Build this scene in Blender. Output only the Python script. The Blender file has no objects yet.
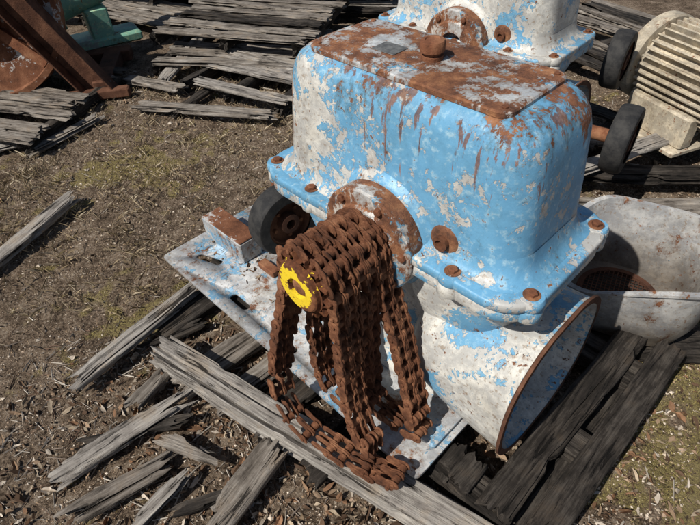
import bpy, math, random, numpy as np
from mathutils import Vector, Matrix, noise as mn
S=bpy.context.scene
COL=S.collection
# ---------------------------------------------------------------- helpers
class NT:
    def __init__(s,name):
        s.m=bpy.data.materials.new(name); s.m.use_nodes=True
        s.t=s.m.node_tree; s.t.nodes.clear()
        s.out=s.t.nodes.new('ShaderNodeOutputMaterial'); s.b=s.t.nodes.new('ShaderNodeBsdfPrincipled')
        s.t.links.new(s.b.outputs[0],s.out.inputs[0])
        s.tc=s.t.nodes.new('ShaderNodeTexCoord')
    def put(s,sock,v):
        if isinstance(v,bpy.types.NodeSocket): s.t.links.new(v,sock)
        elif isinstance(v,(tuple,list)) and len(v)==3 and sock.type=='RGBA': sock.default_value=(*v,1)
        else: sock.default_value=v
    def obj(s): return s.tc.outputs['Object']
    def mapping(s,scale,loc=(0,0,0),rot=(0,0,0)):
        n=s.t.nodes.new('ShaderNodeMapping'); s.t.links.new(s.obj(),n.inputs[0])
        n.inputs['Scale'].default_value=scale; n.inputs['Location'].default_value=loc; n.inputs['Rotation'].default_value=rot
        return n.outputs[0]
    def noise(s,scale,detail=6,rough=.6,vec=None,dist=0):
        n=s.t.nodes.new('ShaderNodeTexNoise'); s.t.links.new(vec or s.obj(),n.inputs['Vector'])
        n.inputs['Scale'].default_value=scale;n.inputs['Detail'].default_value=min(detail,7);n.inputs['Roughness'].default_value=rough;n.inputs['Distortion'].default_value=dist
        return n.outputs[0]
    def math(s,op,a,b=0.,c=0.):
        n=s.t.nodes.new('ShaderNodeMath'); n.operation=op
        for i,v in enumerate((a,b,c)): s.put(n.inputs[i],v)
        return n.outputs[0]
    def step(s,v,a,b,lo=0.,hi=1.):
        n=s.t.nodes.new('ShaderNodeMapRange'); n.interpolation_type='SMOOTHSTEP'
        s.put(n.inputs[0],v); n.inputs[1].default_value=a;n.inputs[2].default_value=b;n.inputs[3].default_value=lo;n.inputs[4].default_value=hi
        return n.outputs[0]
    def mix(s,f,a,b,mode='MIX'):
        n=s.t.nodes.new('ShaderNodeMix'); n.data_type='RGBA'; n.blend_type=mode
        s.put(n.inputs[0],f); s.put(n.inputs[6],a); s.put(n.inputs[7],b)
        return n.outputs[2]
    def ramp(s,f,stops):
        n=s.t.nodes.new('ShaderNodeValToRGB'); s.t.links.new(f,n.inputs[0]); e=n.color_ramp.elements
        while len(e)<len(stops): e.new(.5)
        for i,(p,c) in enumerate(stops): e[i].position=p; e[i].color=(*c,1)
        return n.outputs[0]
    def sep(s):
        n=s.t.nodes.new('ShaderNodeSeparateXYZ'); s.t.links.new(s.obj(),n.inputs[0]); return n.outputs
    def attr(s,name,o=0):
        n=s.t.nodes.new('ShaderNodeAttribute'); n.attribute_name=name; return n.outputs[o]
    def rnd(s):
        n=s.t.nodes.new('ShaderNodeObjectInfo'); return n.outputs['Random']
    def fin(s,col,rough=.6,metal=0.,h=None,hs=.3,hd=.01,spec=.5):
        s.put(s.b.inputs['Base Color'],col); s.put(s.b.inputs['Roughness'],rough); s.put(s.b.inputs['Metallic'],metal)
        s.b.inputs['Specular IOR Level'].default_value=spec
        if h is not None:
            n=s.t.nodes.new('ShaderNodeBump'); n.inputs['Strength'].default_value=hs; n.inputs['Distance'].default_value=hd
            s.t.links.new(h,n.inputs['Height']); s.t.links.new(n.outputs[0],s.b.inputs['Normal'])
        return s.m

def rustcol(k,sc=30,dark=(.045,.018,.010),mid=(.18,.068,.029),light=(.37,.17,.075)):
    return k.ramp(k.noise(sc,7,.7),[(.3,dark),(.5,mid),(.70,light)])

def mat_paint(name,blue=.5,rust=.66,ztop=None,zrange=.2,bluec=(.145,.355,.54),cream=(.68,.66,.60),streak=.55,seed=0.,bias=None,halo_c=(.45,.26,.15),rbias=None,grime=.5,zshade_dirt=None):
    k=NT(name)
    v=k.mapping((1,1,1),loc=(seed,seed*1.7,seed*.6))
    n1=k.noise(5.0,7,.72,v); n2=k.noise(44,6,.68,v); n3=k.noise(14,7,.76,v,.3)
    sx=k.sep()
    a=k.math('ADD',n1,k.math('MULTIPLY',k.math('SUBTRACT',n3,.5),.80))
    a=k.math('ADD',a,k.math('MULTIPLY',k.math('SUBTRACT',n2,.5),.42))
    if bias: a=k.math('ADD',a,k.step(sx[bias[0]],bias[1],bias[2],bias[3],bias[4]))
    bm=k.step(a,blue-.013,blue+.013)
    bcol=k.mix(k.step(n3,.35,.7),(bluec[0]*.78,bluec[1]*.84,bluec[2]*.88),bluec)
    pale=(min(1,bluec[0]*2.3),min(1,bluec[1]*1.45),bluec[2]*1.14)
    bcol=k.mix(k.step(n2,.5,.70,0,.95),bcol,pale)
    ccol=k.mix(k.step(n3,.40,.62),(cream[0]*.62,cream[1]*.63,cream[2]*.66),cream)
    ccol=k.mix(k.step(k.noise(80,4,.65,v),.55,.66,0,.7),ccol,(.27,.20,.14))
    col=k.mix(bm,ccol,bcol)
    r1=k.noise(9,7,.78,k.mapping((1,1,.7),loc=(3+seed,5,seed)))
    rv=k.math('ADD',r1,k.math('MULTIPLY',k.math('SUBTRACT',n2,.5),.08))
    if rbias: rv=k.math('ADD',rv,k.step(sx[rbias[0]],rbias[1],rbias[2],0,rbias[3]))
    st=k.noise(1,6,.66,k.mapping((34,34,3.2),loc=(seed,0,0)))
    if ztop is not None:
        g=k.step(sx[2],ztop-zrange,ztop)
        rv=k.math('ADD',rv,k.math('MULTIPLY',g,.085))
        sv=k.math('ADD',st,k.math('MULTIPLY',k.step(sx[2],ztop-zrange*2.2,ztop),.15))
        sv=k.math('ADD',sv,k.math('MULTIPLY',k.math('SUBTRACT',k.noise(4,3,.5,v),.5),.25))
        sm=k.step(sv,streak+.13,streak+.17)
    else:
        sm=k.step(st,streak+.13,streak+.17)
    sp=k.step(k.math('ADD',n2,k.math('MULTIPLY',r1,.5)),.89,.915)
    rm=k.step(rv,rust,rust+.018)
    rm=k.math('MAXIMUM',rm,k.math('MULTIPLY',sm,.85)); rm=k.math('MAXIMUM',rm,sp)
    col=k.mix(k.step(rv,rust-.08,rust+.01,0,.55),col,halo_c,'MULTIPLY')
    col=k.mix(k.math('MULTIPLY',rm,.97),col,rustcol(k,26))
    col=k.mix(k.step(k.noise(3.2,7,.75,v),.42,.72,0,grime),col,(.48,.43,.36),'MULTIPLY')
    if zshade_dirt: col=k.mix(k.step(k.math('ADD',sx[2],k.math('MULTIPLY',k.math('SUBTRACT',n1,.5),.3)),zshade_dirt[0],zshade_dirt[1],.85,0),col,(.22,.17,.12),'MULTIPLY')  # brown darkening low down: interior shade painted into the colour, along with dirt
    h=k.math('ADD',k.math('MULTIPLY',bm,.4),k.math('MULTIPLY',n2,.40))
    h=k.math('ADD',h,k.math('MULTIPLY',rm,k.math('SUBTRACT',k.math('MULTIPLY',k.noise(120,4,.7),.9),.4)))
    return k.fin(col,k.math('ADD',.42,k.math('MULTIPLY',rm,.43)),0,h,.7,.004,.4)

def mat_rust(name,dark=(.035,.014,.008),mid=(.15,.05,.02),light=(.30,.12,.045),sc=28,paint=None,pth=.6,bump=.7):
    k=NT(name)
    c=k.ramp(k.math('ADD',k.math('MULTIPLY',k.noise(sc,7,.72),.65),k.math('MULTIPLY',k.noise(sc*.2,4,.6),.35)),[(.34,dark),(.5,mid),(.66,light)])
    if paint:
        m=k.step(k.noise(7,7,.78,k.mapping((1,1,1),loc=(2,1,7))),pth,pth+.02)
        c=k.mix(m,c,paint)
    h=k.math('ADD',k.noise(130,5,.75),k.math('MULTIPLY',k.noise(35,5,.7),.8))
    return k.fin(c,.88,0,h,bump,.004,.25)

def mat_wood(name,dark=(.040,.032,.025),mid=(.18,.155,.13),light=(.42,.385,.34),rd=.35):
    k=NT(name)
    oi=k.rnd()
    cx=k.t.nodes.new('ShaderNodeCombineXYZ')
    for i in range(3): k.put(cx.inputs[i],k.math('MULTIPLY',oi,17.3+9*i))
    def off(v):
        n=k.t.nodes.new('ShaderNodeVectorMath');n.operation='ADD'; k.t.links.new(v,n.inputs[0]); k.t.links.new(cx.outputs[0],n.inputs[1]); return n.outputs[0]
    v=off(k.mapping((3.2,38,38))); vb=off(k.mapping((1,1,1)))
    g=k.noise(1,6,.72,v,.6); g2=k.noise(3.1,5,.7,v,.2)
    big=k.noise(8,7,.7,vb)
    f=k.math('ADD',k.math('MULTIPLY',g,.45),k.math('ADD',k.math('MULTIPLY',g2,.30),k.math('MULTIPLY',big,.44)))
    c=k.ramp(f,[(.46,dark),(.58,mid),(.73,light)])
    cr=k.step(g,.36,.42,1,0)
    c=k.mix(k.math('MULTIPLY',cr,.88),c,(.010,.008,.006))
    c=k.mix(k.step(big,.50,.66,0,.6),c,(.62,.50,.38),'MULTIPLY')
    c=k.mix(k.math('MULTIPLY',oi,rd),c,(.45,.40,.36),'MULTIPLY')
    h=k.math('SUBTRACT',k.math('ADD',g,k.math('MULTIPLY',g2,.5)),k.math('MULTIPLY',cr,.5))
    return k.fin(c,.9,0,h,1.,.009,.2)

def mat_simple(name,c1,c2,sc=20,rough=.7,bump=.3,metal=0.):
    k=NT(name); n=k.noise(sc,7,.7)
    return k.fin(k.mix(k.step(n,.35,.65),c1,c2),rough,metal,k.noise(sc*4,4,.7),bump,.003,.4)

def mkobj(name,verts,faces,mat=None,smooth=True,angle=35,parent=None,mtx=None):
    me=bpy.data.meshes.new(name); me.from_pydata([tuple(v) for v in verts],[],faces); me.validate(); me.update()
    if smooth:
        me.polygons.foreach_set('use_smooth',[True]*len(me.polygons))
        me.set_sharp_from_angle(angle=math.radians(angle))
    if mat: me.materials.append(mat)
    o=bpy.data.objects.new(name,me); COL.objects.link(o)
    if mtx is not None: o.matrix_world=mtx
    if parent: o.parent=parent
    return o
def empty(name,loc=(0,0,0),rz=0.,rot=None,sc=1.):
    o=bpy.data.objects.new(name,None); COL.objects.link(o); o.location=loc; o.rotation_euler=rot or (0,0,rz); o.empty_display_size=.05; o.scale=(sc,sc,sc)
    return o
class MB:
    def __init__(s): s.v=[];s.f=[]
    def add(s,v,f,M=None):
        b=len(s.v)
        s.v+= [tuple(M@Vector(p)) for p in v] if M is not None else [tuple(p) for p in v]
        s.f+=[tuple(i+b for i in q) for q in f]
    def rings(s,rings,cap0=True,cap1=True,M=None):
        n=len(rings[0]); v=[p for r in rings for p in r]; f=[]
        for i in range(len(rings)-1):
            for j in range(n):
                a=i*n+j;b=i*n+(j+1)%n; f.append((a,b,b+n,a+n))
        if cap0: f.append(tuple(range(n))[::-1])
        if cap1: f.append(tuple(range((len(rings)-1)*n,len(rings)*n)))
        s.add(v,f,M)
    def lathe(s,prof,n=32,M=None,cap0=True,cap1=True):
        s.rings([[(r*math.cos(2*math.pi*i/n),r*math.sin(2*math.pi*i/n),z) for i in range(n)] for r,z in prof],cap0,cap1,M)
    def box(s,x0,x1,y0,y1,z0,z1,bev=.003,M=None):
        b=bev
        def rr(w0,w1,h0,h1,z):
            return [(w0+b,h0,z),(w1-b,h0,z),(w1,h0+b,z),(w1,h1-b,z),(w1-b,h1,z),(w0+b,h1,z),(w0,h1-b,z),(w0,h0+b,z)]
        s.rings([rr(x0+b,x1-b,y0+b,y1-b,z0),rr(x0,x1,y0,y1,z0+b),rr(x0,x1,y0,y1,z1-b),rr(x0+b,x1-b,y0+b,y1-b,z1)],M=M)
    def obj(s,name,mat,parent=None,smooth=True,angle=35,mtx=None): return mkobj(name,s.v,s.f,mat,smooth,angle,parent,mtx)
def rrect(w,h,r,n=8,cx=0,cy=0):
    r=min(r,w/2-1e-4,h/2-1e-4); p=[]
    for sx_,sy_,a0 in ((1,1,0),(-1,1,90),(-1,-1,180),(1,-1,270)):
        for i in range(n+1):
            a=math.radians(a0+90*i/n); p.append((cx+sx_*(w/2-r)+r*math.cos(a),cy+sy_*(h/2-r)+r*math.sin(a)))
    return p
RX=lambda d:Matrix.Rotation(math.radians(d),4,'X')
RY=lambda d:Matrix.Rotation(math.radians(d),4,'Y')
RZ=lambda d:Matrix.Rotation(math.radians(d),4,'Z')
T=lambda x,y,z:Matrix.Translation((x,y,z))
AXM=RX(90)
AXP=RY(90)

# ---------------------------------------------------------------- materials
M_up=mat_paint('blue_paint_chipped',blue=.468,rust=.645,ztop=1.14,zrange=.13,streak=.555,bias=(0,-.40,.30,-.10,.06),rbias=(0,.10,.36,.035))
M_low=mat_paint('pale_paint_chipped',blue=.56,rust=.70,seed=4.,streak=.62)
M_fl=mat_paint('flange_paint',blue=.45,rust=.655,seed=9.,streak=.62)
M_cover=mat_paint('cover_rusty',blue=.66,rust=.49,seed=2.,cream=(.54,.56,.56),streak=.5)
M_boss=mat_paint('boss_rusty',blue=.58,rust=.525,seed=12.,cream=(.60,.58,.54),streak=.5)
M_boss2=mat_paint('plug_rusty',blue=.6,rust=.40,seed=31.,streak=.5)
M_white=mat_paint('white_cream_paint',blue=.53,rust=.67,seed=6.,cream=(.66,.64,.58),streak=.62)
M_shell=mat_paint('grey_white_paint',blue=.74,rust=.62,seed=8.,cream=(.48,.47,.45),streak=.60,grime=.9,zshade_dirt=(.10,.34))
M_plate=mat_paint('plate_paint',blue=.55,rust=.59,seed=15.,cream=(.52,.52,.51),streak=.64,bluec=(.16,.32,.46),grime=.9)
M_cream=mat_paint('cream_paint',blue=.99,rust=.67,seed=21.,cream=(.60,.52,.39),streak=.66,grime=.8)
M_green=mat_paint('green_paint',blue=.40,rust=.64,seed=25.,bluec=(.22,.42,.31),cream=(.38,.43,.36),grime=.8)
M_rust=mat_rust('chain_rust',dark=(.025,.012,.008),mid=(.135,.053,.026),light=(.33,.155,.08))
M_rust2=mat_rust('heavy_rust',mid=(.18,.07,.035),light=(.34,.17,.09),sc=14)
M_rust3=mat_rust('dark_rust',dark=(.02,.011,.008),mid=(.085,.036,.021),light=(.20,.095,.055),sc=9)
M_rustp=mat_rust('rust_with_paint',mid=(.15,.06,.03),light=(.28,.13,.07),sc=12,paint=(.42,.40,.38),pth=.55)
M_wood=mat_wood('weathered_wood')
M_woodd=mat_wood('dark_rotten_wood',dark=(.008,.007,.006),mid=(.030,.025,.021),light=(.115,.10,.085))
M_woodm=mat_wood('bleached_wood',dark=(.07,.06,.05),mid=(.25,.225,.20),light=(.50,.47,.42),rd=.15)
M_rub=mat_simple('black_rubber',(.010,.010,.011),(.035,.033,.031),25,.75,.5)
M_dark=mat_simple('interior_shade_dark',(.012,.011,.010),(.03,.026,.022),15,.9,.3)  # near-black colour standing in for shade inside openings
M_steel=mat_simple('dull_steel',(.10,.10,.10),(.20,.20,.19),60,.5,.2,.3)
def mat_spk():
    k=NT('sprocket_face'); s=k.sep()
    r=k.math('SQRT',k.math('ADD',k.math('POWER',s[0],2.),k.math('POWER',s[1],2.)))
    n=k.noise(22,4,.6); n2=k.noise(80,5,.7)
    rr=k.math('ADD',r,k.math('MULTIPLY',k.math('SUBTRACT',n,.5),.12))
    m=k.math('MULTIPLY',k.step(rr,.060,.062,1,0),k.step(rr,.022,.026))
    m=k.math('MULTIPLY',m,k.step(n2,.36,.42))
    c=k.mix(m,rustcol(k,30,(.03,.012,.007),(.12,.042,.018),(.24,.1,.04)),(.80,.58,.03))
    return k.fin(c,k.math('SUBTRACT',.88,k.math('MULTIPLY',m,.4)),0,k.noise(120,5,.7),.6,.003,.3)
M_spk=mat_spk()

# ---------------------------------------------------------------- gearbox
ROT=-.825; GX,GY=.21,1.205
ZF=.763
def gearbox(name,loc,rz,mats):
    up,low,fl,cov,boss=mats
    E=empty(name,loc,rz)
    m=MB(); secs=[(ZF,.80,.345,.085),(.80,.795,.34,.085),(.95,.77,.33,.085),(1.07,.745,.32,.085),(1.105,.73,.306,.085),(1.13,.70,.283,.08),(1.146,.66,.25,.07),(1.152,.60,.215,.05)]
    R=[[(x+.004*mn.noise((x*6,y*6,z*6)),y+.004*mn.noise((x*6,y*6,z*6+9)),z) for x,y in rrect(L,W,r,10)] for z,L,W,r in secs]
    m.rings(R,True,True); m.obj('upper_housing',up,E,angle=50)
    m=MB(); m.rings([[(x,y,z) for x,y in rrect(L,W,.032,6)] for z,L,W in ((1.149,.582,.246),(1.159,.582,.246),(1.1625,.575,.239))])
    m.obj('top_cover',cov,E,angle=30)
    m=MB()
    m.lathe([(.026,0),(.026,.010),(.020,.011),(.020,.018),(.029,.020),(.030,.038),(.027,.043),(.018,.045),(.016,.042)],20,T(.01,.0,1.1625)@RX(3))
    m.obj('breather_cap',M_rust2,E)
    m=MB(); m.box(-.14,-.07,-.045,.01,1.1628,1.165,.001); m.obj('nameplate',M_steel,E)
    m=MB()
    for x in (-.268,.268):
        for y in (-.1,.1): m.lathe([(.007,0),(.007,.003),(.005,.004)],8,T(x,y,1.1625))
    m.obj('cover_bolts',M_rust2,E,angle=20)
    EARS=((-.425,-.170),(.435,-.150),(.425,.170),(-.425,.170),(.262,-.205),(-.235,-.200),(-.235,.198),(.235,.198))
    for nm,z0,z1,L,W,mt in (('upper_flange',ZF+.001,ZF+.028,.925,.46,fl),('lower_flange',ZF-.036,ZF-.001,.915,.45,low)):
        m=MB(); m.rings([[(x,y,z) for x,y in rrect(L-e,W-e,.11,12)] for z,e in ((z0,.004),(z0+.003,0),(z1-.006,0),(z1-.002,.004),(z1,.012))])
        for x,y in EARS:
            m.lathe([(.031,z0+.0005),(.034,z0+.004),(.0335,z1-.006),(.029,z1+.0015)],22,T(x,y,0))
        m.obj(nm,mt,E,angle=45)
    mb=MB(); mr=MB()
    for x,y in EARS:
        mr.lathe([(.020,ZF+.0296),(.020,ZF+.0315)],18,T(x,y,0))
        mb.lathe([(.0125,ZF+.0316),(.0125,ZF+.039),(.009,ZF+.041)],6,T(x,y,0)@RZ(x*300))
    mr.obj('bolt_seats',M_boss2,E,angle=20); mb.obj('flange_bolts',M_rust2,E,angle=20)
    m=MB(); m.rings([[(x,y,z) for x,y in rrect(L,W,.088,10)] for z,L,W in ((ZF+.0285,.860,.395),(ZF+.033,.838,.375),(ZF+.044,.816,.357),(ZF+.062,.799,.342),(ZF+.09,.789,.335))],False,False); m.obj('body_fillet',up,E,angle=70)
    m=MB(); m.lathe([(.182,-.02),(.178,.008),(.168,.022),(.156,.031),(.152,.035)],56,T(.012,-.15,ZF)@AXM); m.obj('boss_seat',up,E,angle=60)
    m=MB(); m.lathe([(.150,.0),(.150,.047),(.145,.052),(.108,.053),(.100,.061),(.060,.063),(.05,.02)],56,T(.012,-.1855,ZF)@AXM); m.obj('bearing_cover',boss,E,angle=30)
    m=MB()
    for i in range(6):
        a=math.radians(8+60*i); m.lathe([(.0115,0),(.0115,.009),(.008,.011)],6,T(.012+.127*math.cos(a),-.238,ZF+.127*math.sin(a))@AXM)
    m.obj('cover_screws',M_rust2,E,angle=20)
    m=MB(); m.lathe([(.030,0),(.030,.27)],32,T(.012,-.16,ZF)@AXM); m.obj('output_shaft',M_rust,E)
    m=MB(); m.lathe([(.045,-.02),(.043,.004),(.038,.013),(.030,.017)],24,T(.207,-.16,ZF+.069)@AXM); m.obj('plug_boss',M_boss2,E,angle=50)
    m=MB(); m.lathe([(.020,.0),(.020,.012),(.012,.013),(.010,.004)],12,T(.207,-.1775,ZF+.069)@AXM); m.obj('oil_plug',M_rust,E)
    m=MB(); m.rings([[(x-.02,y,z) for x,y in rrect(L,W,r,8)] for z,L,W,r in ((ZF-.037,.80,.33,.08),(.66,.76,.31,.09),(.52,.66,.28,.1),(.30,.60,.27,.1),(.20,.62,.30,.08),(.172,.66,.34,.05),(.160,.66,.34,.05))][::-1])
    m.obj('lower_housing',low,E,angle=50)
    m=MB(); secs=[(.12,.26,.24,.10),(.132,.32,.31,.13),(.155,.37,.36,.15),(.20,.41,.40,.17),(.28,.435,.43,.18),(.40,.455,.45,.185),(.480,.465,.46,.19),(.490,.475,.47,.19),(.4935,.471,.466,.188),(.4935,.451,.446,.18),(.45,.43,.42,.17),(.30,.38,.38,.15),(.22,.34,.34,.13)]
    m.rings([[(lx,y-.01,.394+z) for y,z in rrect(w,h,r,10)] for lx,w,h,r in secs])
    m.obj('bell_housing',low,E,angle=50)
    m=MB(); m.rings([[(lx,y-.01,.394+z) for y,z in rrect(w,h,.188,10)] for lx,w,h in ((.4955,.450,.445),(.4955,.480,.475),(.488,.4815,.4765),(.484,.470,.465))],False,False); m.obj('bell_rim',M_rust3,E,angle=50)
    m=MB(); m.lathe([(.10,.222),(.10,.26),(.04,.262),(.04,.34)],24,T(0,0,.40)@AXP); m.obj('input_hub',M_dark,E)
    m=MB(); m.rings([[(x+.22,y,z) for x,y in rrect(L,W,.11,8)] for z,L,W in ((.50,.28,.30),(.58,.32,.34),(.64,.36,.35),(.69,.40,.355),(ZF-.037,.42,.36))]); m.obj('bell_neck',low,E,angle=50)
    m=MB()
    for x0,x1,y0,y1 in ((-.36,-.22,-.26,.26),(.16,.33,-.30,.29)): m.box(x0,x1,y0,y1,.1585,.182,.006)
    m.obj('feet',M_plate,E)
    m=MB()
    for x,y in ((-.29,-.225),(.215,-.265),(-.29,.225),(.215,.255)):
        m.lathe([(.020,.182),(.020,.185)],16,T(x,y,0)); m.lathe([(.013,.185),(.013,.2)],6,T(x,y,0))
    m.obj('foot_bolts',M_rust2,E,angle=20)
    return E
G=gearbox('gearbox',(GX,GY,0),ROT,(M_up,M_low,M_fl,M_cover,M_boss))
G2=gearbox('gearbox',(.66,2.47,0),ROT+.03,(M_white,M_white,M_white,M_white,M_boss))
GM=T(GX,GY,0)@Matrix.Rotation(ROT,4,'Z')

# ---------------------------------------------------------------- sprocket
PITCH=.042; NT_=13; PR=PITCH/(2*math.sin(math.pi/NT_)); SC=(.012,ZF)
def gear_ring(z,ro,ri,n=NT_):
    p=[]
    for i in range(n):
        for k_,(da,r) in enumerate(((-.5,ri),(-.30,ri),(-.14,(ri+ro)/2),(-.06,ro),(.06,ro),(.14,(ri+ro)/2),(.30,ri))):
            a=2*math.pi*(i+.5+da)/n+math.pi/2; p.append((r*math.cos(a),r*math.sin(a),z))
    return p
m=MB()
for yy in (-.375,-.30,-.25):
    m.rings([gear_ring(z,ro,PR-.012) for z,ro in ((0,PR+.008),(.004,PR+.012),(.010,PR+.012),(.014,PR+.008))],True,True,T(SC[0],yy,ZF)@AXM)
m.lathe([(PR-.015,0),(PR-.015,.200)],40,T(SC[0],-.252,ZF)@AXM)
m.obj('sprocket_body',M_rust,G,angle=30)
m=MB()
m.rings([gear_ring(z,ro,PR-.012) for z,ro in ((-.016,PR+.004),(-.004,PR+.007),(0,PR+.003))],True,False)
m.lathe([(PR-.012,0),(.070,.0005),(.068,.010),(.064,.013),(.030,.014),(.029,.0),(.0,-.0)],40,None,False,False)
o=m.obj('sprocket_face',M_spk,G,angle=30); o.matrix_local=T(SC[0],-.460,ZF)@AXM
m=MB(); m.lathe([(.024,-.02),(.024,.006),(.021,.008)],24,T(SC[0],-.460,ZF)@AXM); m.obj('shaft_end',M_rust,G)

# ---------------------------------------------------------------- roller chain
def resample(P,step):
    P=np.array(P); P=np.vstack([P,P[:1]]); d=np.r_[0,np.cumsum(np.linalg.norm(np.diff(P,axis=0),axis=1))]
    n=int(round(d[-1]/step)); n+=n%2
    t=np.linspace(0,d[-1],n,endpoint=False)
    return np.c_[[np.interp(t,d,P[:,i]) for i in range(P.shape[1])]].T
def catmull(P,k=12):
    P=[np.array(p,float) for p in P]; n=len(P); o=[]
    for i in range(n):
        a,b,c,d=P[i-1],P[i],P[(i+1)%n],P[(i+2)%n]
        for j in range(k):
            t=j/k; o.append(.5*((2*b)+(-a+c)*t+(2*a-5*b+4*c-d)*t*t+(-a+3*b-3*c+d)*t**3))
    return o
def plate2d(p,h,waist):
    pts=[];r=h/2
    for i in range(9):
        a=math.radians(-105+ i*210/8); pts.append((p/2+r*math.cos(a),r*math.sin(a)))
    pts.append((0,waist/2))
    for i in range(9):
        a=math.radians(75+i*210/8); pts.append((-p/2+r*math.cos(a),r*math.sin(a)))
    pts.append((0,-waist/2))
    return pts
def chain(name,path,strands,ly0,sw,seed=0):
    rnd=random.Random(seed)
    P=resample(catmull([(u,dy,z) for u,z,dy in path]),PITCH); n=len(P); m=MB()
    pts=[Vector(p)+Vector((rnd.uniform(-1,1),rnd.uniform(-1,1),rnd.uniform(-1,1)))*.0014 for p in P]
    A=Vector((0,1,0)); ch=.037; th=.0044
    for i in range(n):
        a=pts[i]; b=pts[(i+1)%n]; mid=(a+b)/2; X=(b-a).normalized()
        Yv=(A-X*A.dot(X)).normalized(); Nn=X.cross(Yv)
        M=Matrix(((X.x,Nn.x,Yv.x,mid.x),(X.y,Nn.y,Yv.y,mid.y),(X.z,Nn.z,Yv.z,mid.z),(0,0,0,1)))@RZ(rnd.uniform(-2.5,2.5))
        pl=plate2d((b-a).length,ch*(1 if i%2 else .94),ch*.70)
        inner=(i%2==0)
        zs=[]
        if inner:
            for s in range(strands):
                for sg in (-1,1): zs.append(ly0+s*sw+sg*sw*.30)
        else:
            zs.append(ly0-sw*.42)
            for s in range(1,strands): zs.append(ly0+(s-.5)*sw-.0026); zs.append(ly0+(s-.5)*sw+.0026)
            zs.append(ly0+(strands-1)*sw+sw*.42)
        for z in zs:
            zz=z-th/2
            m.rings([[(x*.97,y*.97,zz) for x,y in pl],[(x,y,zz+.0008) for x,y in pl],[(x,y,zz+th-.0008) for x,y in pl],[(x*.97,y*.97,zz+th) for x,y in pl]],M=M)
        Mp=Matrix(((X.x,Nn.x,Yv.x,a.x),(X.y,Nn.y,Yv.y,a.y),(X.z,Nn.z,Yv.z,a.z),(0,0,0,1)))
        e0=ly0-sw*.42-.007; e1=ly0+(strands-1)*sw+sw*.42+.007
        m.lathe([(.0045,e0),(.0066,e0+.0015),(.0066,e1-.0015),(.0045,e1)],8,Mp)
        for s in range(strands):
            c=ly0+s*sw; m.lathe([(.0128,c-sw*.27),(.0128,c+sw*.27)],12,Mp)
    return m.obj(name,M_rust,None,angle=40,mtx=GM)
def loop(pts,r=PR,cx=SC[0],cz=SC[1]):
    arc=[(cx+r*math.cos(math.radians(a)),cz+r*math.sin(math.radians(a)),0) for a in range(180,-1,-20)]
    return arc+pts
sw=.037
chain('roller_chain',loop([(.103,.64,0),(.115,.50,-.005),(.145,.36,-.02),(.195,.26,-.03),(.232,.205,-.038),(.215,.172,-.045),(.12,.170,-.07),(.02,.174,-.095),(-.050,.19,-.105),(-.088,.25,-.10),(-.100,.37,-.075),(-.094,.52,-.035),(-.082,.66,-.008)]),2,-.430,sw,1)
chain('roller_chain',loop([(.101,.64,0),(.104,.50,0),(.115,.38,-.01),(.12,.29,-.02),(.08,.225,-.03),(.01,.215,-.035),(-.045,.27,-.04),(-.068,.42,-.03),(-.078,.6,0)]),2,-.352,sw,3)
chain('roller_chain',loop([(.118,.64,0),(.170,.50,-.005),(.225,.36,-.02),(.255,.27,-.035),(.245,.210,-.045),(.17,.195,-.05),(.09,.205,-.04),(.01,.27,-.03),(-.04,.4,-.01),(-.068,.6,0)]),2,-.278,sw,2)

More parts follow.
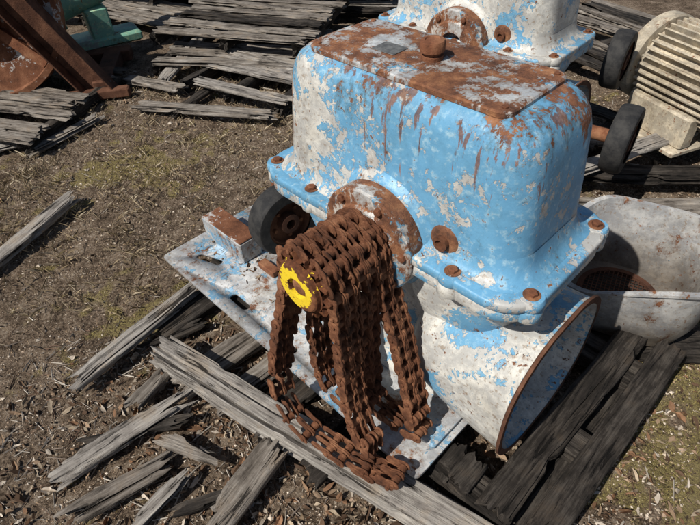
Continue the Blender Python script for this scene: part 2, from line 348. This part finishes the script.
# ---------------------------------------------------------------- wood beams
def beam(name,p0,p1,w,h,mat=M_wood,seed=0,parent=None,res=1.,roll=0.,jag=.05,groove=.006,taper=0.,warp=.01):
    p0=Vector(p0);p1=Vector(p1); L=(p1-p0).length
    nx=max(8,int(L/.02*res)); per=[]
    nw=max(4,int(w/.006*res)); nh=max(3,int(h/.006*res))
    for i in range(nw): per.append((-w/2+w*i/nw,-h/2))
    for i in range(nh): per.append((w/2,-h/2+h*i/nh))
    for i in range(nw): per.append((w/2-w*i/nw,h/2))
    for i in range(nh): per.append((-w/2,h/2-h*i/nh))
    n=len(per); so=seed*13.7
    endA=[];endB=[]
    for y,zz in per:
        endA.append(jag*(.5+.9*mn.noise((y*45+so,zz*30,3.3))+.5*mn.noise((y*150+so,zz*80,1))))
        endB.append(jag*(.5+.9*mn.noise((y*45-so,zz*30,7.7))+.5*mn.noise((y*150-so,zz*80,9))))
    R=[]
    for k_ in range(nx+1):
        t=k_/nx; ring=[]
        wf=1-taper*t
        cy=warp*mn.noise((t*L*1.7+so,5.,0))*1.5; cz=warp*.5*mn.noise((t*L*1.3+so,9.,4))
        for j,(y,zz) in enumerate(per):
            x=max(0,endA[j])+(L-max(0,endA[j])-max(0,endB[j]))*t
            g=mn.noise((x*1.6+so,y*75,zz*75+so)); g2=mn.noise((x*5,y*210+so,zz*210))
            cut=max(0,-g-.22)*groove*6
            b=mn.noise((x*7+so,y*14,zz*14))*.006
            edge=(abs(y)/(w/2))**6*(abs(zz)/(h/2))**6
            chip=max(0,mn.noise((x*9+so,y*20,zz*20+4))-.25)*.03*((abs(y)/(w/2))**4)
            sc=1-edge*.10-(cut+g2*.0012+chip)/(min(w,h)/2)
            sc=max(.3,sc)
            ring.append((x,y*wf*(sc+b/(w/2)*.5)+cy,zz*(1-(cut)/(h/2) - edge*.06)+b*.5+cz+g2*.0012))
        R.append(ring)
    m=MB(); m.rings(R,False,False)
    for idx,s in ((0,1),(nx,-1)):
        b=idx*n; c=len(m.v)
        av=sum(p[0] for p in R[idx])/n; m.v.append((av+s*jag*.35,0,0))
        for j in range(n):
            q=(b+j,b+(j+1)%n,c); m.f.append(q[::-1] if s>0 else q)
    X=(p1-p0).normalized(); Z=Vector((0,0,1)); Y=Z.cross(X).normalized(); Z=X.cross(Y)
    M=Matrix(((X.x,Y.x,Z.x,p0.x),(X.y,Y.y,Z.y,p0.y),(X.z,Y.z,Z.z,p0.z),(0,0,0,1)))@Matrix.Rotation(roll,4,'X')
    o=m.obj(name,mat,None,smooth=True,angle=50,mtx=M)
    if parent: o.parent=parent; o.matrix_parent_inverse=parent.matrix_world.inverted()
    return o
def loc2w(x,y,z): return GM@Vector((x,y,z))
bpy.context.view_layer.update()
PAL=empty('wooden_pallet')
k_=0
for (a,b,w,h,mt) in (
    ((-.70,-.655,.075),(.74,-.355,.075),.108,.11,M_woodm),
    ((-.95,-.28,.088),(.60,-.28,.088),.10,.07,M_woodd),
    ((-1.0,.05,.088),(.70,.05,.088),.10,.07,M_woodd),
    ((-1.0,.42,.088),(.70,.42,.088),.11,.07,M_woodd),
    ((.41,-.34,.125),(.41,-.20,.125),.12,.045,M_woodd),
    ((.555,-.33,.130),(.555,.60,.130),.10,.045,M_woodd),
    ((.68,-.30,.130),(.69,.60,.130),.09,.05,M_woodd),
    ((-.20,-.62,.03),(-.20,.5,.03),.12,.04,M_woodd),
    ((-.52,-.70,.03),(-.50,.5,.03),.12,.04,M_wood),
    ((-.82,-.62,.03),(-.82,.5,.03),.12,.04,M_woodd),
    ((.06,-.6,.03),(.06,.5,.03),.10,.04,M_woodd),
    ((-.36,-.66,.025),(-.33,.4,.025),.09,.03,M_wood),
    ((.62,-.40,.03),(.62,.5,.03),.16,.03,M_woodd)):
    k_+=1; beam('board_%d'%k_,loc2w(*a),loc2w(*b),w,h,mt,seed=k_,parent=PAL,groove=.010 if k_==1 else .007)
# ---------------------------------------------------------------- base plate
PE=empty('steel_base_plate',(GX,GY,0),ROT)
m=MB(); m.rings([[(x-.36,y-.05,z) for x,y in rrect(1.42,.70,.02,3)] for z in (.1465,.158)])
pl=m.obj('plate',M_plate,PE,angle=30)
def cutter(x,y,l,w,rz):
    m=MB(); m.rings([[(a,b,z) for a,b in rrect(l,w,w/2,8)] for z in (.10,.2)])
    return m.obj('cut',None,None,mtx=GM@T(x,y,0)@RZ(rz))
bpy.context.view_layer.update()
cuts=[cutter(-.90,-.27,.13,.035,20),cutter(-.60,-.33,.11,.035,0),cutter(-.96,.08,.10,.03,90),cutter(-.30,-.34,.10,.03,0)]
for c in cuts:
    md=pl.modifiers.new('b','BOOLEAN'); md.object=c; md.operation='DIFFERENCE'; md.solver='EXACT'
dg=bpy.context.evaluated_depsgraph_get(); me=bpy.data.meshes.new_from_object(pl.evaluated_get(dg)); pl.modifiers.clear(); pl.data=me
for c in cuts: bpy.data.objects.remove(c)
m=MB(); m.box(-1.04,-.76,-.19,-.09,.1585,.262,.004); o=m.obj('mounting_block',M_plate,PE)
m=MB(); m.box(-1.038,-.762,-.188,-.092,.2622,.270,.003); o=m.obj('block_shim',M_rustp,PE)
m=MB(); m.box(-1.08,-.94,.22,.28,.1585,.29,.004); m.obj('mounting_block_rear',M_rust2,PE)
m=MB(); m.box(-.70,-.60,-.16,-.12,.1585,.19,.004); m.obj('plate_lug',M_rust2,PE)
m=MB(); m.box(-.62,.30,.18,.22,.1585,.21,.004); m.obj('rail',M_plate,PE)

# ---------------------------------------------------------------- wheels
def wheel(name,M,R=.10,w=.06,spokes=5):
    E=empty(name); E.matrix_world=M
    m=MB(); pr=[]
    for i in range(13):
        a=math.radians(-90+180*i/12); pr.append((R-.018+.018*max(0,math.cos(a))**.5,w/2*math.sin(a)))
    pr=[(R*.66,-w/2)]+[(R*.70,-w/2)]+pr+[(R*.70,w/2),(R*.66,w/2)]
    m.lathe(pr,40,None,False,False); m.obj('tyre',M_rub,E,angle=40)
    m=MB(); m.lathe([(R*.68,-w*.42),(R*.67,w*.40),(R*.60,w*.42),(R*.57,w*.18),(R*.30,w*.14),(R*.28,w*.5),(R*.14,w*.52),(R*.13,w*.1)],32); m.obj('hub',M_rust3,E,angle=30)
    m=MB()
    for i in range(spokes): m.lathe([(.008,w*.14),(.008,w*.3)],6,RZ(360/spokes*i)@T(R*.43,0,0))
    m.obj('hub_bolts',M_rust,E); return E
wheel('rubber_wheel',GM@T(-.60,-.06,.41)@RZ(-6)@AXP,.142,.09)
wheel('rubber_wheel',T(1.215,2.0,.43)@RZ(-38)@AXP,.15,.09)
wheel('rubber_wheel',T(1.43,2.62,.52)@RZ(-38)@AXP,.145,.09)
m=MB(); m.lathe([(.03,-.9),(.03,.0)],20,T(1.215,2.0,.43)@RZ(-38)@AXP); mo=m.obj('shaft',M_rust2,None); mo.parent=G2; mo.matrix_parent_inverse=G2.matrix_world.inverted()

# ---------------------------------------------------------------- bell casting on right
TE=empty('bell_casting',(1.05,1.37,0),-.55)
m=MB(); R=[]
base=rrect(.52,.46,.17,12); n=len(base)
prof=[(.62,0),(.72,.004),(.86,.05),(.95,.30),(1.0,.96),(1.045,.965),(1.045,1.0),(.965,1.0),(.955,.90),(.90,.32),(.80,.10),(.50,.085)]
for s_,f in prof:
    ring=[]
    for x,y in base:
        a=math.atan2(y,x); cut=.13*max(0,-math.cos(a-.55))**1.5
        zt=.40-cut+.008*mn.noise((x*9,y*9,0)); z=.075+f*(zt-.075)
        ring.append((x*s_+.005*mn.noise((x*8,y*8,z*8)),y*s_,z))
    R.append(ring)
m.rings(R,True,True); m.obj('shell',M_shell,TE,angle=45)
m=MB(); m.lathe([(.15,.125),(.15,.137),(.13,.137),(.13,.120)],32,T(-.02,-.02,0),False,False)
for i in range(-8,9):
    y=i*.016; L=math.sqrt(max(0,.13**2-y*y))
    if L>.02:
        m.box(-L-.02,L-.02,y-.0216,y-.0184,.129,.132,.0005); m.box(y-.0216,y-.0184,-L-.02,L-.02,.1325,.135,.0005)
m.obj('mesh_screen',M_rust3,TE)
m=MB(); m.lathe([(.128,.1226),(.002,.1227)],32,T(-.02,-.02,0),False,True); m.obj('screen_shade_disc',M_dark,TE)  # flat dark disc painted as the shade of the hole below the mesh
PAL2=empty('wooden_pallet')
for i,(a,b,w,h) in enumerate((((.80,1.62,.045),(1.9,1.55,.045),.12,.07),((.85,2.0,.10),(2.1,1.85,.10),.12,.04),((.8,2.3,.10),(2.2,2.1,.10),.13,.04),((1.2,2.6,.1),(2.4,2.4,.1),.13,.04),((1.15,1.75,.13),(2.0,1.55,.16),.10,.03),((1.1,2.16,.16),(1.9,2.5,.16),.10,.03),((.85,1.20,.035),(1.45,1.15,.035),.12,.06))):
    beam('board_%d'%i,a,b,w,h,(M_woodd,M_wood,M_woodd,M_wood,M_wood,M_woodm,M_woodd)[i],seed=40+i,parent=PAL2,res=.7)

# ---------------------------------------------------------------- finned motor
ME=empty('electric_motor',(1.88,2.58,.42),.35)
m=MB(); m.lathe([(.17,-.25),(.19,-.24),(.19,.24),(.17,.25)],48,RX(90))
for i in range(36):
    a=360/36*i; m.box(.185,.230,-.22,.22,-.005,.005,.001,RY(a))
m.obj('finned_frame',M_cream,ME)
m=MB(); m.lathe([(.225,.25),(.235,.26),(.235,.36),(.19,.40),(.05,.41)],40,RX(90)); m.lathe([(.225,-.25),(.235,-.26),(.235,-.32),(.12,-.35),(.05,-.36)],40,RX(90)); m.obj('end_bells',M_cream,ME,angle=40)
m=MB(); m.box(-.24,-.16,-.2,.2,-.27,-.10,.01); m.box(.16,.24,-.2,.2,-.27,-.10,.01); m.box(-.29,.29,-.21,.21,-.30,-.268,.008); m.obj('feet',M_cream,ME)

# ---------------------------------------------------------------- upper left rusty machine
RE=empty('rusty_winch_drum',(-2.40,3.75,0),.15,sc=1.25)
MD=T(0,0,.50)@RX(78)
m=MB(); m.lathe([(.44,-.03),(.46,-.025),(.46,.06),(.43,.065),(.42,.02),(.16,.0),(.15,.09),(.07,.10),(.06,.02)],56,MD); m.obj('drum_flange',M_rustp,RE,angle=30)
m=MB()
for i in range(6): m.rings([[(a,b,z) for a,b in rrect(.26,.05,.01,2,.29,0)] for z in (.0,.045)],M=MD@RZ(60*i+15))
m.obj('spokes',M_rust2,RE)
m=MB(); m.lathe([(.30,-.45),(.30,-.03)],40,MD); m.obj('drum',M_rust3,RE)
m=MB()
LM=T(.56,-.08,.0)@RY(-27)
m.box(-.07,.07,-.03,.0,0,1.05,.004,LM); m.box(-.08,-.0705,-.11,.0,0,1.05,.002,LM); m.box(.0705,.08,-.11,.0,0,1.05,.002,LM)
m.box(-.6,.70,-.20,-.14,.02,.07,.006); m.box(-.6,.65,.35,.45,.02,.09,.006); m.box(.50,.60,-.135,.345,.02,.10,.006)
m.obj('frame',M_rust3,RE)
GE=empty('green_pump',(-1.93,4.55,.1),.5,sc=1.45)
m=MB(); m.lathe([(.10,-.3),(.12,-.29),(.12,-.2),(.085,-.19),(.085,.2),(.13,.21),(.13,.25),(.05,.26),(.05,.4)],32,T(0,0,.28)@RY(75)); m.lathe([(.09,0),(.09,.2),(.12,.21),(.12,.24)],28,T(.02,0,.28)); m.box(-.2,.2,-.1,.1,.0,.05,.01); m.box(-.06,.06,-.08,.08,.04,.2,.01)
for i in range(8): m.lathe([(.009,.235),(.009,.252)],6,T(.02+.105*math.cos(i*.785),.105*math.sin(i*.785),.275)); m.lathe([(.009,.20),(.009,.27)],6,T(0,0,.28)@RY(75)@T(.112*math.cos(i*.785),.112*math.sin(i*.785),0))
m.obj('casing',M_green,GE,angle=40)

# ---------------------------------------------------------------- background pallets
def pallet(cx,cy,rz,L,W,z0,nb,mat,seed,miss=(),bw=.125):
    E=empty('wooden_pallet'); M=T(cx,cy,z0)@RZ(rz)
    for i in range(3):
        y=(-.46+.46*i)*W
        beam('stringer_%d'%i,M@Vector((-L/2,y,.045)),M@Vector((L/2,y,.045)),.07,.09,M_woodd,seed+i,parent=E,res=.35)
    for i in range(nb):
        if i in miss: continue
        x=-L/2+.05+(L-.1)*i/(nb-1); rr=random.Random(seed+i)
        beam('deck_%d'%i,M@Vector((x+rr.uniform(-.03,.03),-W/2-rr.uniform(0,.10),.104+rr.uniform(0,.01))),M@Vector((x+rr.uniform(-.03,.03),W/2+rr.uniform(-.15,.04),.104+rr.uniform(0,.03))),bw*rr.uniform(.8,1.1),.026,mat if rr.random()<.8 else M_woodd,seed+10+i,parent=E,res=.4,jag=rr.choice([.03,.06,.12]))
    return E
pallet(-.72,4.45,78,1.2,1.2,0,8,M_wood,100,(3,))
pallet(-.66,4.60,70,1.2,1.3,.15,8,M_wood,130,(6,))
pallet(-.15,5.6,80,1.2,1.5,.0,9,M_woodm,160,())
pallet(-.15,5.65,85,1.2,1.5,.15,9,M_wood,190,(1,))
pallet(-.05,5.6,76,1.2,1.5,.30,8,M_woodm,195,(5,))
pallet(-1.65,5.6,60,1.2,1.3,.0,9,M_wood,220,(4,))
pallet(-1.5,5.9,66,1.2,1.5,.15,8,M_wood,235,(4,))
pallet(-.62,3.72,58,.6,.9,.0,5,M_woodm,250,(1,))
pallet(-2.45,3.65,72,1.1,1.5,.0,8,M_wood,280,(5,))
pallet(-3.4,4.6,70,1.2,1.4,.0,8,M_wood,290,(2,))
pallet(-3.0,6.0,80,1.2,1.6,.0,9,M_wood,295,(2,))
pallet(.75,2.75,43,1.4,1.2,0,8,M_woodd,310,(3,))
pallet(2.1,4.0,30,1.2,1.4,0,8,M_wood,330,(3,))
def board(p0,p1,w,h,mat,seed,**k): return beam('wooden_board',p0,p1,w,h,mat,seed,**k)
board((-1.06,1.13,.05),(-.63,1.62,.09),.085,.035,M_woodm,301,jag=.12,groove=.012,taper=.2)
board((-1.0,.80,.03),(-.58,1.09,.06),.09,.035,M_woodm,302,jag=.15,groove=.012,taper=.3)
board((-.93,.66,.03),(-.60,.86,.035),.075,.03,M_wood,303,jag=.15,groove=.012)
board((-.48,.58,.04),(-.24,.90,.07),.10,.035,M_wood,304,jag=.12,groove=.012)
board((-.80,1.03,.05),(-.70,1.20,.05),.06,.03,M_wood,305,jag=.08)
board((-1.78,1.66,.03),(-1.43,2.42,.06),.085,.04,M_woodm,306,jag=.15,groove=.012)
board((-.98,.92,.01),(-.55,.98,.05),.05,.03,M_woodd,307,jag=.1)
board((-2.7,3.0,.04),(-1.9,3.10,.05),.12,.03,M_wood,308)
board((-2.6,2.8,.02),(-2.0,3.05,.04),.09,.03,M_woodm,309,jag=.1)
board((-1.95,2.9,.02),(-1.6,3.35,.04),.09,.03,M_wood,311,jag=.1)
board((-1.45,3.45,.05),(-.4,3.15,.06),.11,.03,M_wood,310,jag=.1)
board((-1.3,3.8,.05),(-1.05,4.6,.16),.10,.03,M_woodm,318)
board((-.72,.62,.02),(-.55,.80,.05),.05,.025,M_woodm,312,jag=.1)
board((-.36,.74,.02),(-.62,.66,.03),.04,.02,M_woodd,313,jag=.1)
board((-1.15,3.3,.02),(-.85,3.75,.06),.08,.03,M_woodd,314)
board((-1.6,3.9,.05),(-1.1,3.6,.07),.10,.03,M_wood,315)
board((-.86,1.32,.02),(-.60,1.44,.04),.05,.02,M_woodd,316,jag=.1)
board((-.70,.93,.05),(-.45,.83,.05),.05,.02,M_wood,317,jag=.1)

# ---------------------------------------------------------------- ground
def gh(x,y):
    h=.03*mn.noise((x*.9,y*.9,0))+.014*mn.noise((x*4,y*4,2))+.010*mn.noise((x*13,y*13,5))+.008*mn.noise((x*34,y*34,8))
    return h-.014
MP=((-1.28,2.75,.32,.60),(-1.75,2.35,.25,.30),(1.05,.85,.35,.55),(1.35,1.05,.3,.5),(-2.2,2.9,.3,.3),(-.9,2.2,.2,.2),(-1.3,1.3,.2,.2),(.95,.55,.2,.4),(-.9,3.1,.2,.3))
def moss_v(x,y):
    v=.34*mn.noise((x*1.6+3,y*1.6,7))+.50*mn.noise((x*5,y*5,1))+.42*mn.noise((x*14,y*14,4))
    for a,b,r,s in MP: v+=s*math.exp(-((x-a)**2+(y-b)**2)/(r*r))
    return v
def coords(a,b,st,far):
    c=list(np.arange(a,b+1e-6,st)); lo=[];hi=[];s=st;v=a
    while v>-far: s*=1.35; v-=s; lo.append(v)
    s=st;v=b
    while v<far: s*=1.35; v+=s; hi.append(v)
    return lo[::-1]+c+hi
xs=coords(-2.8,2.0,.0145,80); ys=coords(.3,3.8,.0145,80)
V=[];nx=len(xs);ny=len(ys);MV=[]
for y in ys:
    for x in xs:
        V.append((x,y,gh(x,y))); MV.append(moss_v(x,y))
Fc=[(j*nx+i,j*nx+i+1,(j+1)*nx+i+1,(j+1)*nx+i) for j in range(ny-1) for i in range(nx-1)]
k=NT('dry_ground')
n2=k.noise(9,7,.75); n3=k.noise(75,6,.82); n4=k.noise(230,3,.7)
base=k.ramp(k.math('ADD',k.math('MULTIPLY',n2,.45),k.math('MULTIPLY',n3,.6)),[(.39,(.022,.015,.011)),(.47,(.12,.085,.058)),(.55,(.32,.235,.165)),(.66,(.60,.50,.39))])
mv=k.attr('moss',2)
mossm=k.math('MULTIPLY',k.step(mv,.28,.50),k.step(n3,.40,.52))
base=k.mix(k.math('MULTIPLY',mossm,.85),base,k.ramp(n4,[(.3,(.19,.145,.045)),(.7,(.58,.48,.20))]))
h=k.math('ADD',n3,k.math('MULTIPLY',n4,.5))
M_gr=k.fin(base,.95,0,h,1.,.03,.1)
gr=mkobj('ground',V,Fc,M_gr,True,180)
at=gr.data.attributes.new('moss','FLOAT','POINT'); at.data.foreach_set('value',np.array(MV,dtype=np.float32))

def mat_attr(name,rough=.8):
    k=NT(name); c=k.attr('Col'); c=k.mix(k.step(k.noise(60,3,.6),.35,.65,0,.4),c,(.5,.45,.4),'MULTIPLY')
    return k.fin(c,rough,0,None,spec=.15)
M_sc=mat_attr('scatter')
def scatter_mesh(name,V,Fc,C):
    me=bpy.data.meshes.new(name); me.from_pydata(V,[],Fc); me.update()
    ca=me.color_attributes.new('Col','FLOAT_COLOR','POINT'); ca.data.foreach_set('color',np.array(C,dtype=np.float32).ravel())
    me.materials.append(M_sc); o=bpy.data.objects.new(name,me); COL.objects.link(o); return o
rnd=random.Random(5)
def near_y(): return .45+ (rnd.random()**1.4)*3.8
IG=GM.inverted()
def inside_plate(x,y):
    d=IG@Vector((x,y,0)); return -1.05<d.x<.7 and -.38<d.y<.6
V=[];Fc=[];C=[]
for i in range(3850):
    y=near_y(); x=rnd.uniform(-.75,.75)*(y+.6)*1.05; zz=None; big=1.
    if i<1400:
        d=GM@Vector((rnd.uniform(-.9,.9),rnd.gauss(-.60,.15),0)); x,y=d.x,d.y
    elif i<1900: x=rnd.uniform(-1.3,-.3);y=rnd.uniform(.55,1.2)
    elif i<2300: x=rnd.uniform(.6,1.3);y=rnd.uniform(.5,1.3)
    elif i<2700:
        d=GM@Vector((rnd.uniform(.3,.8),rnd.uniform(-.6,.5),0)); x,y=d.x,d.y
    elif i<2950:   # litter lying on the steel plate against the lugs and feet
        d=GM@Vector((rnd.choice([rnd.uniform(-.74,.2),rnd.uniform(-1.0,-.7)]),rnd.uniform(-.25,.1),0)); x,y=d.x,d.y; zz=.1592; big=.55
    elif rnd.random()<.5: continue
    z=(gh(x,y)+rnd.uniform(.0,.016)) if zz is None else zz
    s=rnd.choice([rnd.uniform(.004,.010),rnd.uniform(.007,.017)])*big; tl=28 if zz is None else 6
    M=T(x,y,z)@RZ(rnd.uniform(0,360))@RX(rnd.gauss(0,tl))@RY(rnd.gauss(0,tl))
    c=rnd.choice([(.22,.14,.085),(.30,.21,.14),(.40,.32,.23),(.13,.08,.05),(.52,.45,.37),(.25,.14,.08),(.09,.055,.035)])
    f=rnd.uniform(.6,1.2); cup=rnd.uniform(-.5,.9)*s if zz is None else rnd.uniform(.1,.5)*s; el=rnd.uniform(.9,1.9)
    pts=[(-1.1*el,0,0),(-.6*el,.45,cup),(.0,.6,cup),(.6*el,.38,cup),(1.1*el,.05,cup*.4),(.5*el,-.5,cup),(-.1,-.62,cup),(-.7*el,-.4,cup),(0,0,-cup*.3)]
    b=len(V)
    for px,py,pz in pts: V.append(tuple(M@Vector((px*s*rnd.uniform(.8,1.15),py*s*rnd.uniform(.6,1.3),pz*rnd.uniform(.5,1.5))))); C.append((c[0]*f,c[1]*f,c[2]*f,1))
    for j in range(8): Fc.append((b+8,b+j,b+(j+1)%8))
scatter_mesh('dead_leaves',V,Fc,C)
V=[];Fc=[];C=[]
for i in range(26000):
    y=near_y(); x=rnd.uniform(-.75,.75)*(y+.6)*1.05
    s=rnd.uniform(.0015,.0050)*(1+.4*(y>2)) * (2.2 if rnd.random()<.03 else 1); z=gh(x,y)+s*.2
    f=rnd.uniform(.6,1.4); c=rnd.choice([(.15,.105,.07),(.30,.22,.16),(.42,.35,.27),(.05,.035,.025),(.31,.22,.14),(.52,.45,.37)])
    b=len(V); ps=[(1,0,0),(0,1,0),(-1,0,0),(0,-1,0),(0,0,.8),(.0,0,-.8)]; rz=rnd.uniform(0,6.3); cr,sr=math.cos(rz),math.sin(rz)
    for p in ps:
        q=[p[k]*s*rnd.uniform(.5,1.5) for k in range(3)]; V.append((x+q[0]*cr-q[1]*sr,y+q[0]*sr+q[1]*cr,z+q[2])); C.append((c[0]*f,c[1]*f,c[2]*f,1))
    for a_,b_ in ((0,1),(1,2),(2,3),(3,0)): Fc.append((b+a_,b+b_,b+4)); Fc.append((b+b_,b+a_,b+5))
scatter_mesh('gravel',V,Fc,C)
V=[];Fc=[];C=[]
def blade(x,y,z,hh,w,lean,c):
    a=rnd.uniform(0,6.283); dx,dy=math.cos(a),math.sin(a); b=len(V); l=lean*hh; a2=rnd.uniform(0,6.283); wx,wy=math.cos(a2)*w,math.sin(a2)*w
    V.extend([(x-wx,y-wy,z),(x+wx,y+wy,z),(x+dx*l*.4+wx*.6,y+dy*l*.4+wy*.6,z+hh*.6),(x+dx*l,y+dy*l,z+hh)])
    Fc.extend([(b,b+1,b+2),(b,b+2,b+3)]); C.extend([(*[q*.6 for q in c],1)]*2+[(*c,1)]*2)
n_=0
while n_<120000:
    y=near_y(); x=rnd.uniform(-.75,.75)*(y+.6)*1.05
    if inside_plate(x,y): continue
    n_+=1
    mf=moss_v(x,y)
    if mf>.38+rnd.uniform(-.1,.1):
        c=rnd.choice([(.48,.40,.16),(.38,.31,.11),(.58,.50,.27),(.28,.22,.08)]); blade(x,y,gh(x,y)-.001,rnd.uniform(.003,.008)*(1+.1*y),.0010+.0003*y,rnd.uniform(.2,1.0),c)
    elif rnd.random()<.65:
        c=rnd.choice([(.48,.36,.25),(.34,.25,.17),(.60,.50,.39),(.19,.13,.085),(.42,.29,.20),(.64,.56,.45)]); blade(x,y,gh(x,y)-.001,rnd.uniform(.002,.006)*(1+.2*y),.0008+.0003*y,rnd.uniform(.5,2.2),c)
for i in range(7000):
    if i%50==0:
        gx=rnd.uniform(-2.2,-.3); gy=rnd.uniform(1.6,4.2)
        if inside_plate(gx,gy): gx-=.8
        sp=rnd.uniform(.03,.12)
    x=rnd.gauss(gx,sp);y=rnd.gauss(gy,sp)
    c=rnd.choice([(.50,.40,.26),(.38,.29,.18),(.58,.49,.35),(.22,.17,.09)]); blade(x,y,gh(x,y),rnd.uniform(.015,.05),.0009,rnd.uniform(.2,1.8),c)
scatter_mesh('dry_grass',V,Fc,C)
V=[];Fc=[];C=[]
for i in range(1500):
    if i<800: x=rnd.uniform(-1.3,-.2);y=rnd.uniform(.5,1.5)
    else: y=near_y(); x=rnd.uniform(-.75,.75)*(y+.6)
    L=rnd.uniform(.015,.10)*rnd.uniform(.4,1); w=rnd.uniform(.0008,.003); M=T(x,y,gh(x,y)+.006)@Matrix.Rotation(rnd.uniform(0,6.28),4,'Z')@RY(rnd.gauss(0,12))
    c=rnd.choice([(.40,.36,.31),(.27,.22,.18),(.16,.10,.07),(.54,.49,.42)]); b=len(V)
    for p in ((-L/2,-w,0),(-L/2,w,0),(-L/2,0,w*1.6),(L/2,-w*.5,0),(L/2,w*.5,0),(L/2,0,w)): V.append(tuple(M@Vector(p))); C.append((*c,1))
    Fc+= [(b,b+3,b+5,b+2),(b+1,b+2,b+5,b+4),(b,b+1,b+4,b+3),(b,b+2,b+1),(b+3,b+4,b+5)]
scatter_mesh('twigs',V,Fc,C)

# ---------------------------------------------------------------- light, world, camera
W=bpy.data.worlds.new('World'); S.world=W; W.use_nodes=True; nt=W.node_tree; nt.nodes.clear()
sd=Vector((-.66,-.52,.98)).normalized()
el=math.asin(sd.z); az=math.atan2(sd.x,sd.y)
sk=nt.nodes.new('ShaderNodeTexSky'); sk.sky_type='NISHITA'; sk.sun_disc=False; sk.sun_elevation=el; sk.sun_rotation=az
bg=nt.nodes.new('ShaderNodeBackground'); bg.inputs[1].default_value=.065; oo=nt.nodes.new('ShaderNodeOutputWorld')
nt.links.new(sk.outputs[0],bg.inputs[0]); nt.links.new(bg.outputs[0],oo.inputs[0])
sl=bpy.data.lights.new('sun','SUN'); sl.energy=5.0; sl.angle=math.radians(.5); sl.color=(1,.96,.89)
so=bpy.data.objects.new('sun',sl); COL.objects.link(so); so.rotation_euler=sd.to_track_quat('Z','Y').to_euler()
cam=bpy.data.cameras.new('camera'); co=bpy.data.objects.new('camera',cam); COL.objects.link(co); S.camera=co
cam.lens=27.05; cam.sensor_width=36; cam.clip_end=500; cam.clip_start=.02
co.matrix_world=T(0,0,1.65)@Matrix.Rotation(math.pi/2-.748,4,'X')@Matrix.Rotation(-.06,4,'Z')
S.view_settings.view_transform='Standard'; S.view_settings.look='None'; S.view_settings.exposure=0
